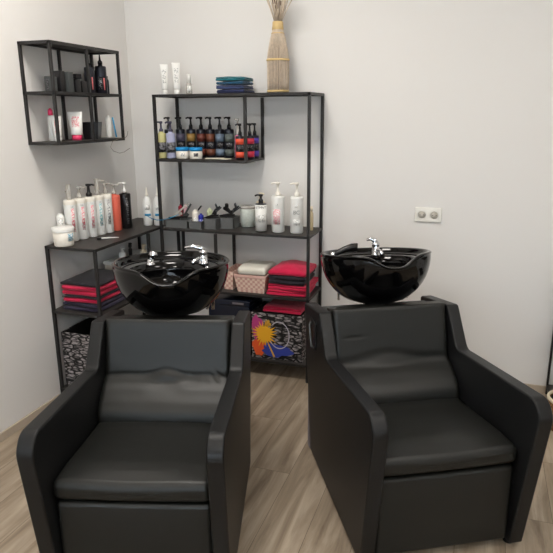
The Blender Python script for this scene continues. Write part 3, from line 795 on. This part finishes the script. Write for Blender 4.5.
def comb(label, loc, rot, m, L=.17):
    bm = nb(); box(bm, -L/2, L/2, -.002, .002, .0, .012)
    n = 26
    for i in range(n): box(bm, -L/2+.005+i*(L*.55/n), -L/2+.0075+i*(L*.55/n), -.0012, .0012, -.020, .001)
    o = obj('comb', bm, m, smooth=False); o.location = loc; o.rotation_euler = rot
    return tag(o, label, 'comb', 'combs in the long basket')
comb('pale comb leaning left in the long grey basket', (.43, -.215, 1.000), (0, R(-38), .1), M['clear'])
comb('black comb lying in the long grey basket', (.445, -.262, .972), (0, R(-6), .0), M['blackpl'], .13)
comb('dark comb standing steep in the long grey basket', (.475, -.21, .992), (0, R(-55), -.1), M['deckgrey'], .15)
def clip(label, x, y, z, rot, tilt, L=.085):
    L *= 1.2
    t = thing('hair_clip', label, 'hair clip', (x, y, z), rot, 'black hair clips', (0, tilt))
    bm = nb(); prism(bm, round_poly([(-L/2, -.002), (L/2, -.006), (L/2, .004), (.01, .012), (-L/2, .004)], [.002]*5, 2), -.008, .008, 'y'); obj('upper_jaw', bm, M['blackpl'], t, smooth=False)
    bm = nb(); prism(bm, [(-L/2, -.004), (L/2, -.014), (L/2, -.008), (-L/2, .0)], -.007, .007, 'y'); obj('lower_jaw', bm, M['blackpl'], t, smooth=False)
    bm = nb(); prism(bm, [(L/2-.03, .002), (L/2-.012, .006), (L/2-.002, .03), (L/2-.014, .03)], -.010, .010, 'y'); obj('grip', bm, M['blackpl'], t, smooth=False)
    return t
zc = zm+.066
clip('black hair clip lying across the ribbed basket beside the blue bottle', .655, -.235, zc+.006, .2, R(-12))
clip('black hair clip raised at the back of the left ribbed basket', .668, -.195, zc+.032, .5, R(-48), .075)
clip('black hair clip lying flat over the basket by the glass jar', .745, -.19, zc+.012, -.1, R(-6))
clip('black hair clip pointing up over the basket by the glass jar', .775, -.155, zc+.036, .3, R(-42), .075)
clip('small black hair clip pointing left over the right ribbed basket', .735, -.15, zc+.036, 2.8, R(-30), .06)
bottle('small_bottle', 'short white bottle standing in the small grey basket', (.5545, -.240, zm+.005), M['whitew'], r=.021, h=.098, shoulder=.012, neck=.012, lab=[(.02, .06, I['faint'], .6)])
t = bottle('small_bottle', 'royal blue bottle with white marks standing in the small grey basket', (.5935, -.243, zm+.005), M['royal'], r=.0165, h=.078, shoulder=.01, lab=[(.02, .05, ink_mat('white_on_blue', srgb(34, 44, 150), srgb(200, 205, 230), 120, 120, .55), .9)])
t = bottle('small_bottle', 'dark red bottle standing at the back of the middle shelf', (.395, -.13, zm), mat('dark_red_plastic', srgb(140, 26, 48), .4), r=.014, h=.115, shoulder=.02)
t = bottle('small_bottle', 'pale pink bottle at the back beside the dark red one', (.425, -.12, zm), mat('pale_pink_plastic', srgb(214, 170, 176), .4), r=.012, h=.115, shoulder=.02)
t = bottle('small_bottle', 'pale green bottle behind the white and blue bottles', (.60, -.13, zm), mat('pale_green_plastic', srgb(206, 212, 176), .5), r=.018, h=.10, shoulder=.02)
# dark handled brush
t = thing('tint_brush', 'black brush leaning out of the long grey basket', 'brush', (.495, -.24, zm+.008), 0, None, (0, R(38)))
bm = nb(); tube(bm, [(0, 0, 0), (0, 0, .06), (0, 0, .13)], .003, 8, [.0025, .003, .004]); obj('handle', bm, M['clear'], t)
obj('bristle_head', rbox(nb(), -.004, .004, -.008, .008, .1305, .165, .003, 2, 2), M['blackpl'], t)
# blue cable looping
t = obj('thin_cable', tube(nb(), [(.262, -.3165, .985), (.30, -.326, .972), (.335, -.328, .966), (.37, -.325, .968), (.41, -.30, .978), (.45, -.26, .995)], .0022, 6), M['blue'])
tag(t, 'thin blue cable looping in front of the left shelf post', 'cable')

# jar, bottles at right
t = thing('glass_jar', 'wide speckled glass jar in the middle of the shelf', 'jar', (.848, -.10, zm), face_cam(.85, -.1))
obj('body', lathe(nb(), [(.040, 0), (.047, .006), (.049, .10), (.046, .112)], 32), M['marble'], t)
obj('lid', lathe(nb(), [(.0465, .1125), (.0465, .126), (.044, .129), (0, .129)], 32), M['clear'], t)
t = bottle('pump_bottle', 'dark bottle with large white label and small black pump', (.984, -.235, zm), M['blackpl'], r=.034, h=.168, shoulder=.006, neck=.014, pumpm=M['blackpl'], ph=.05, pang=PI, 
           lab=[(.006, .162, M['white'], 1.45, 'label')])
label_patch(t, .0347, .06, .105, I['faint'], .7, name='small_print')
text_mesh('label_text', 'STMNT', .019, M['blackpl'], t, (0, -.0362, .148), label='black lettering on the white label')
t = bottle('small_bottle', 'cream bottle half hidden behind the dark bottle with white label', (.948, -.145, zm), M['cream'], r=.026, h=.17, shoulder=.012, neck=.01, pumpm=M['cream'], ph=.045)
t = bottle('pump_bottle', 'white pump bottle with pink print on the middle shelf', (1.084, -.215, zm), M['white'], r=.0385, h=.212, shoulder=.012, neck=.014, capband=M['white'], group='white pump bottles', pumpm=M['whitew'], ph=.078, pang=PI+.1,
           lab=[(.05, .14, I['pinkp'], .55, 'label', -PI/2-.25), (.16, .172, I['faint'], .2, 'emblem', -PI/2-.2)])
t = bottle('pump_bottle', 'white pump bottle lettered BC on the middle shelf', (1.200, -.215, zm), M['white'], r=.0385, h=.212, shoulder=.012, neck=.014, capband=M['white'], group='white pump bottles', pumpm=M['whitew'], ph=.078, pang=PI+.1,
           lab=[(.05, .085, I['faint'], .5, 'small_print'), (.155, .168, I['faint'], .2, 'emblem', -PI/2-.1)])
text_mesh('label_text', 'BC', .032, mat('grey_ink', srgb(150, 152, 150), .5), t, (-.002, -.0397, .125), label='grey lettering')
t = bottle('small_bottle', 'slim amber bottle behind the right front post', (1.262, -.115, zm), M['amber'], r=.012, h=.11, shoulder=.03, neck=.006)
obj('cap', lathe(nb(), [(.008, .119), (.008, .145), (0, .146)], 16), M['cream'], t)
t = bottle('small_bottle', 'slim amber bottle hidden behind the two white pump bottles', (1.150, -.07, zm), M['amber'], r=.012, h=.11, shoulder=.03, neck=.006)
t = bottle('small_bottle', 'pale amber bottle between the labelled bottle and pink printed one', (1.030, -.13, zm), M['amber'], r=.015, h=.13, shoulder=.02, neck=.008)

# ---------------------------------------------------------------- lower shelves of the unit
def open_box(par, x0, x1, y0, y1, h, m, flare=0, w_=.006, name='body'):
    bm = nb()
    def ring(e, z, k): return [bm.verts.new(p) for p in ((x0-e+k, y0-e+k, z), (x1+e-k, y0-e+k, z), (x1+e-k, y1+e-k, z), (x0-e+k, y1+e-k, z))]
    a = ring(0, 0, 0); b = ring(flare, h, 0); c_ = ring(flare, h, w_); d = ring(0, w_, w_)
    bm.faces.new(a[::-1]); bm.faces.new(d)
    for P_, Q in ((a, b), (b, c_), (c_, d)):
        for i in range(4): bm.faces.new((P_[i], P_[(i+1) % 4], Q[(i+1) % 4], Q[i]))
    return obj(name, bm, m, par, smooth=False)
t = thing('woven_basket', 'pink woven basket holding a white towel on the shelving unit', 'basket', (.925, -.165, ZL+.002), 0, 'pink woven baskets')
open_box(t, -.085, .085, -.11, .11, .10, M['woven'], .016)
bm = nb(); box(bm, -.103, .103, -.128, -.120, .095, .113); box(bm, -.103, .103, .120, .128, .095, .113); box(bm, -.103, -.095, -.12, .12, .095, .113); box(bm, .095, .103, -.12, .12, .095, .113)
obj('rim', bm, M['wovenrim'], t, smooth=False, bevel=.002)
towel('white folded towel heaped in the pink woven basket', .833, 1.017, -.272, -.062, ZL+.106, ZL+.160, M['white_tw'], 77, 1)
t = thing('woven_basket', 'small pink woven basket behind the left basin edge', 'basket', (.768, -.15, ZL+.002), 0, 'pink woven baskets')
open_box(t, -.028, .028, -.10, .10, .115, M['woven'], .006)
# boxes on the bottom shelf
t = thing('storage_box', 'patterned storage box painted with a yellow splash and coloured blots', 'box', (1.092, -.165, ZF+.002))
bx = open_box(t, -.163, .163, -.115, .115, .298, M['stone'], 0)
P0 = -.1156
def blot(name, pts, m, off=0, lab=None):
    bm = nb(); prism(bm, pts, P0-.0008-off, P0-.0002-off, 'y'); return obj(name, bm, m, t, smooth=False, label=lab)
def blob(cx, cz, rx_, rz_, seed, n=40, jag=.12):
    r = random.Random(seed); ph = [r.uniform(0, 6.3) for _ in range(4)]
    out = []
    for i in range(n):
        a = 2*PI*i/n; q = 1+jag*(math.sin(3*a+ph[0])+.6*math.sin(5*a+ph[1])+.4*math.sin(9*a+ph[2]))
        out.append((max(-.161, min(.161, cx+rx_*q*math.cos(a))), max(.004, min(.294, cz+rz_*q*math.sin(a)))))
    return out
pm = lambda n, *c_: mat(n, srgb(*c_), .6)
blot('magenta_blot', blob(-.125, .205, .036, .075, 1), pm('magenta_paint', 190, 62, 132))
blot('orange_blot', blob(-.115, .075, .045, .055, 2), pm('orange_paint', 232, 92, 40), .0008)
blot('blue_blot', blob(.0, .062, .098, .042, 3), pm('blue_paint', 48, 66, 160), .0016)
star = []
rs = random.Random(5)
for i in range(44):
    a = 2*PI*i/44; q = (.083 if i % 2 == 0 else .050)*(1+rs.uniform(-.16, .22 if i % 2 == 0 else .05)); star.append((-.080+q*.95*math.cos(a), .165+q*math.sin(a)))
blot('yellow_splash', star, pm('yellow_paint', 240, 176, 36), .0024)
blot('yellow_splash', blob(-.053, .235, .016, .02, 9, 24, .2), M_y := pm('yellow_paint_small', 232, 178, 60), .0024)
blot('yellow_stroke', [(-.056, .10), (-.047, .10), (-.008, .02), (-.02, .018)], M_y, .003)
bm = nb(); N = 48
for k in range(N):
    a0_, a1_ = -2.6+4.9*k/N, -2.6+4.9*(k+1)/N
    prism(bm, [(.018+.062*math.cos(a0_), .165+.083*math.sin(a0_)), (.018+.067*math.cos(a0_), .165+.089*math.sin(a0_)), (.018+.067*math.cos(a1_), .165+.089*math.sin(a1_)), (.018+.062*math.cos(a1_), .165+.083*math.sin(a1_))], P0-.004, P0-.0032, 'y')
obj('white_ring', bm, pm('white_paint', 196, 192, 204), t, smooth=False)
bx_in = boxm(-.156, .156, -.108, .108, .2, .29)
obj('lining', bx_in, M['boxin'], t, smooth=False)
towel('crimson towel lying on the splash painted box', 1.0, 1.245, -.262, -.08, ZF+.303, ZF+.338, M['red_tw'], 80, 2)
t = thing('storage_box', 'dark navy storage box beside the splash painted box', 'box', (.78, -.165, ZF+.002))
obj('body', rbox(nb(), -.138, .138, -.125, .12, 0, .33, .006), M['navybox'], t)
obj('lid', rbox(nb(), -.142, .142, -.130, .125, .3305, .365, .006), M['navybox'], t)
obj('handle_slot', rbox(nb(), .03, .105, -.134, -.1305, .342, .354, .001, 2, 2), M['greyplinth'], t, label='pale grey handle slot')
# patterned box under the corner table
t = thing('storage_box', 'open storage box with grey stone print under the corner table', 'box', (.158, -.765, TLOW+.002))
open_box(t, -.128, .128, -.172, .16, .338, M['stone'], 0, .006)
obj('lining', boxm(-.1215, .1215, -.1655, .1535, .006, .20), M['boxin'], t, smooth=False)
obj('lining', (lambda b: (box(b, -.1218, -.1205, -.165, .153, .2, .337), box(b, .1205, .1218, -.165, .153, .2, .337), box(b, -.12, .12, .1525, .1535, .2, .337), box(b, -.12, .12, -.1655, -.1645, .2, .337), b)[-1])(nb()), M['boxin'], t, smooth=False)

# ---------------------------------------------------------------- wall shelf contents
zk = WZM+.002; zl = WZ0+.002
cart = [(-.915, .072, .045, 'outermost box at the near end'), (-.85, .102, .058, 'tall box second from the near end'), (-.786, .100, .054, 'tall box third from the near end'), (-.726, .068, .052, 'box fourth from the near end')]
for i, (y, h, w_, lb) in enumerate(cart):
    t = thing('product_carton', 'small black carton on the wall shelf, '+lb, 'carton', (.115 if i != 1 else .11, y, zk), face_cam(.1, y)-.55, 'black cartons on the wall shelf')
    obj('body', rbox(nb(), -w_/2+.002, w_/2-.002, -.024, .024, 0, h, .0015, 2, 2), M['blackpl'] if i % 2 else M['deckgrey'], t)
    obj('label', boxm(-w_/2+.012, -w_/2+.026, -.0248, -.0242, .01, h-.012), I['onblack'], t, smooth=False)
t = thing('product_carton', 'small black carton on the wall shelf, fifth and lowest of the row', 'carton', (.115, -.670, zk), face_cam(.1, -.67)-.55, 'black cartons on the wall shelf')
obj('body', rbox(nb(), -.022, .022, -.024, .024, 0, .06, .0015, 2, 2), M['blackpl'], t); obj('label', boxm(-.012, .010, -.0248, -.0242, .01, .05), I['onblack'], t, smooth=False)
t = thing('product_carton', 'flat black carton lying across the others on the wall shelf', 'carton', (.10, -.730, zk+.0695), face_cam(.1, -.78)-.75, 'black cartons on the wall shelf')
obj('body', rbox(nb(), -.055, .055, -.02, .02, 0, .024, .0015, 2, 2), M['blackpl'], t)
for (x, y, h, r_, lb, pk) in [(.105, -.572, .140, .0275, 'black bottle with rose strip beside the wall shelf divider', 1), (.055, -.515, .12, .022, 'shorter black bottle behind the rose striped one', 0),
                              (.11, -.470, .152, .0315, 'black bottle with long tapered nozzle on the wall shelf', 1), (.05, -.463, .13, .02, 'black bottle in shadow behind the nozzle bottle', 0), (.105, -.418, .08, .017, 'short dark bottle at the wall shelf far end', 0)]:
    t = bottle('dark_bottle', lb, (x, y, zk), M['blackbottle'], r=r_, h=h, shoulder=.012, neck=.012, group='dark bottles on the wall shelf', lab=[(.02, .085, mat('dusty_rose', srgb(206, 112, 112), .5), .13, 'rose_strip', -PI/2+.5), (.02, .09, I['onblack'], .3, 'label', -PI/2-.2)] if pk else None)
    if pk and y > -.5:
        obj('nozzle', lathe(nb(), [(.013, .160), (.013, .175), (.006, .182), (.003, .212), (0, .213)], 16), M['blackpl'], t)
    else: obj('cap', lathe(nb(), [(.012, h+.0085), (.012, h+.02), (0, h+.021)], 16), M['blackpl'], t)
# lower board
squeeze_tube('white tube with crimson print standing on the wall shelf, nearest', (.11, -.895, zl), .125, .044, M['white'], M['white'], face_cam(.1, -.9), 'tubes on the wall shelf', I['red'], .02)
t = thing('squeeze_tube', 'white bottle with crimson cone top behind the nearest tube', 'bottle', (.050, -.862, zl), 0, 'tubes on the wall shelf')
obj('body', lathe(nb(), [(.017, 0), (.018, .003), (.017, .12), (.012, .13)], 20), M['white'], t)
obj('cap', lathe(nb(), [(.013, .1305), (.012, .155), (.004, .165), (0, .166)], 20), M['pink'], t)
squeeze_tube('white tube standing on its crimson cap, middle of the wall shelf', (.115, -.745, zl), .148, .072, M['white'], M['pink'], face_cam(.1, -.75)-.1, 'tubes on the wall shelf', I['pinkp'], .026)
t = thing('tint_bowl', 'black square tinting bowl on the wall shelf', 'bowl', (.112, -.600, zl), .35)
open_box(t, -.038, .038, -.034, .034, .092, M['blackpl'], .010, .003)
t = thing('tint_bowl', 'grey translucent bowl beside the black tinting bowl', 'bowl', (.065, -.50, zl))
obj('body', lathe(nb(), [(.02, 0), (.022, .003), (.034, .05), (.032, .05), (.019, .006), (0, .006)], 28), M['clear'], t)
t = bottle('small_bottle', 'plain white bottle by the blue stick on the wall shelf', (.11, -.432, zl), M['white'], r=.0175, h=.12, shoulder=.035, neck=.008)
o = obj('stirring_stick', tube(nb(), [(.155, -.428, zl+.004), (.135, -.424, zl+.115)], .0045, 8), M['blue'])
tag(o, 'blue stick leaning by the plain white bottle', 'stick')
o = obj('hanging_cord', tube(nb(), [(.1995, y, z) for y, z in [(-.372, 1.50), (-.384, 1.475), (-.405, 1.463), (-.467, 1.462), (-.54, 1.448), (-.563, 1.418), (-.538, 1.394), (-.479, 1.379), (-.426, 1.382), (-.385, 1.395), (-.362, 1.400)]], .0017, 6), mat('taupe_cord', srgb(120, 110, 98), .6))
tag(o, 'thin cord looping below the far corner of the wall shelf', 'cord')

# ---------------------------------------------------------------- right edge: another black rack and a basket
t = thing('metal_rack', 'black metal rack by the back wall at the right edge', 'shelf', (2.95, -.145, 0))
for x in (-.28, .28):
    for y in (-.13, .13): post(t, x, y, 0, .78, b=.006)
for z in (.06, .42, .78):
    rails(t, -.28, .28, -.13, .13, z, b=.006)
    obj('shelf_panel', boxm(-.28, .28, -.13, .13, z-.004, z+.001), M['panel'], t, smooth=False)
t = thing('wicker_basket', 'round brown wicker basket with cream rim at the right edge', 'basket', (2.735, -.42, 0))
obj('body', lathe(nb(), [(.088, .001), (.092, .004), (.108, .16), (.104, .16), (.086, .012), (0, .012)], 40), M['wicker'], t)
obj('rim', lathe(nb(), [(.104, .160), (.108, .1605), (.113, .166), (.113, .174), (.108, .179), (.101, .179), (.099, .172)], 40, cap=False), M['creamrim'], t)
o = obj('black_bowl', lathe(nb(), [(.04, .0), (.07, .02), (.094, .07), (.090, .07), (.066, .026), (0, .012)], 36), M['basin'], loc=(2.735, -.42, .095))
tag(o, 'glossy black bowl resting inside the wicker basket', 'bowl')

# ---------------------------------------------------------------- lamps, added fill panels and daylight
def ceiling_or_fill_lamp(x, y, w_, h_, p, col, lb):  # framed area lamp, used for the ceiling light and the added fill panels
    t = thing('ceiling_or_fill_light', lb, 'ceiling light', (x, y, RZ-.03))
    bm = nb(); f = .02
    box(bm, -w_/2-f, w_/2+f, -h_/2-f, -h_/2, 0, .029); box(bm, -w_/2-f, w_/2+f, h_/2, h_/2+f, 0, .029)
    box(bm, -w_/2-f, -w_/2, -h_/2, h_/2, 0, .029); box(bm, w_/2, w_/2+f, -h_/2, h_/2, 0, .029)
    obj('frame', bm, M['white'], t, smooth=False)
    l = bpy.data.lights.new('lamp', 'AREA'); l.shape = 'RECTANGLE'; l.size = w_; l.size_y = h_; l.energy = p; l.color = col
    o = bpy.data.objects.new('lamp', l); COL.objects.link(o); o.parent = t; o.location = (0, 0, .015)
    return t
warm = (1, .94, .87)
ceiling_or_fill_lamp(1.0, -1.6, .6, .6, 36, warm, 'square ceiling panel light above the left chair')
ceiling_or_fill_lamp(3.0, -1.9, .6, .6, 17, warm, 'square fill panel added at the ceiling above the right chair')  # added fill to brighten the right wall
ceiling_or_fill_lamp(1.3, -4.0, .6, .6, 27, warm, 'square fill panel added behind the camera, left side')  # added fill, unseen behind the camera
ceiling_or_fill_lamp(3.8, -4.0, .6, .6, 27, warm, 'square fill panel added behind the camera, right side')  # second added fill behind the camera
l = bpy.data.lights.new('daylight', 'AREA'); l.shape = 'RECTANGLE'; l.size = wx1-wx0; l.size_y = wz1-wz0; l.energy = 105; l.color = (.80, .89, 1)
o = bpy.data.objects.new('daylight', l); COL.objects.link(o); o.location = ((wx0+wx1)/2, RY-.2, (wz0+wz1)/2); o.rotation_euler = (R(90), 0, 0)
wd = bpy.data.worlds.new('world'); SC.world = wd; wd.use_nodes = True
wd.node_tree.nodes['Background'].inputs['Color'].default_value = (.75, .86, 1, 1); wd.node_tree.nodes['Background'].inputs['Strength'].default_value = .8

SC.view_settings.view_transform = 'Standard'; SC.view_settings.look = 'None'; SC.view_settings.gamma = 1; SC.view_settings.use_curve_mapping = False
SC.view_settings.exposure = -.05
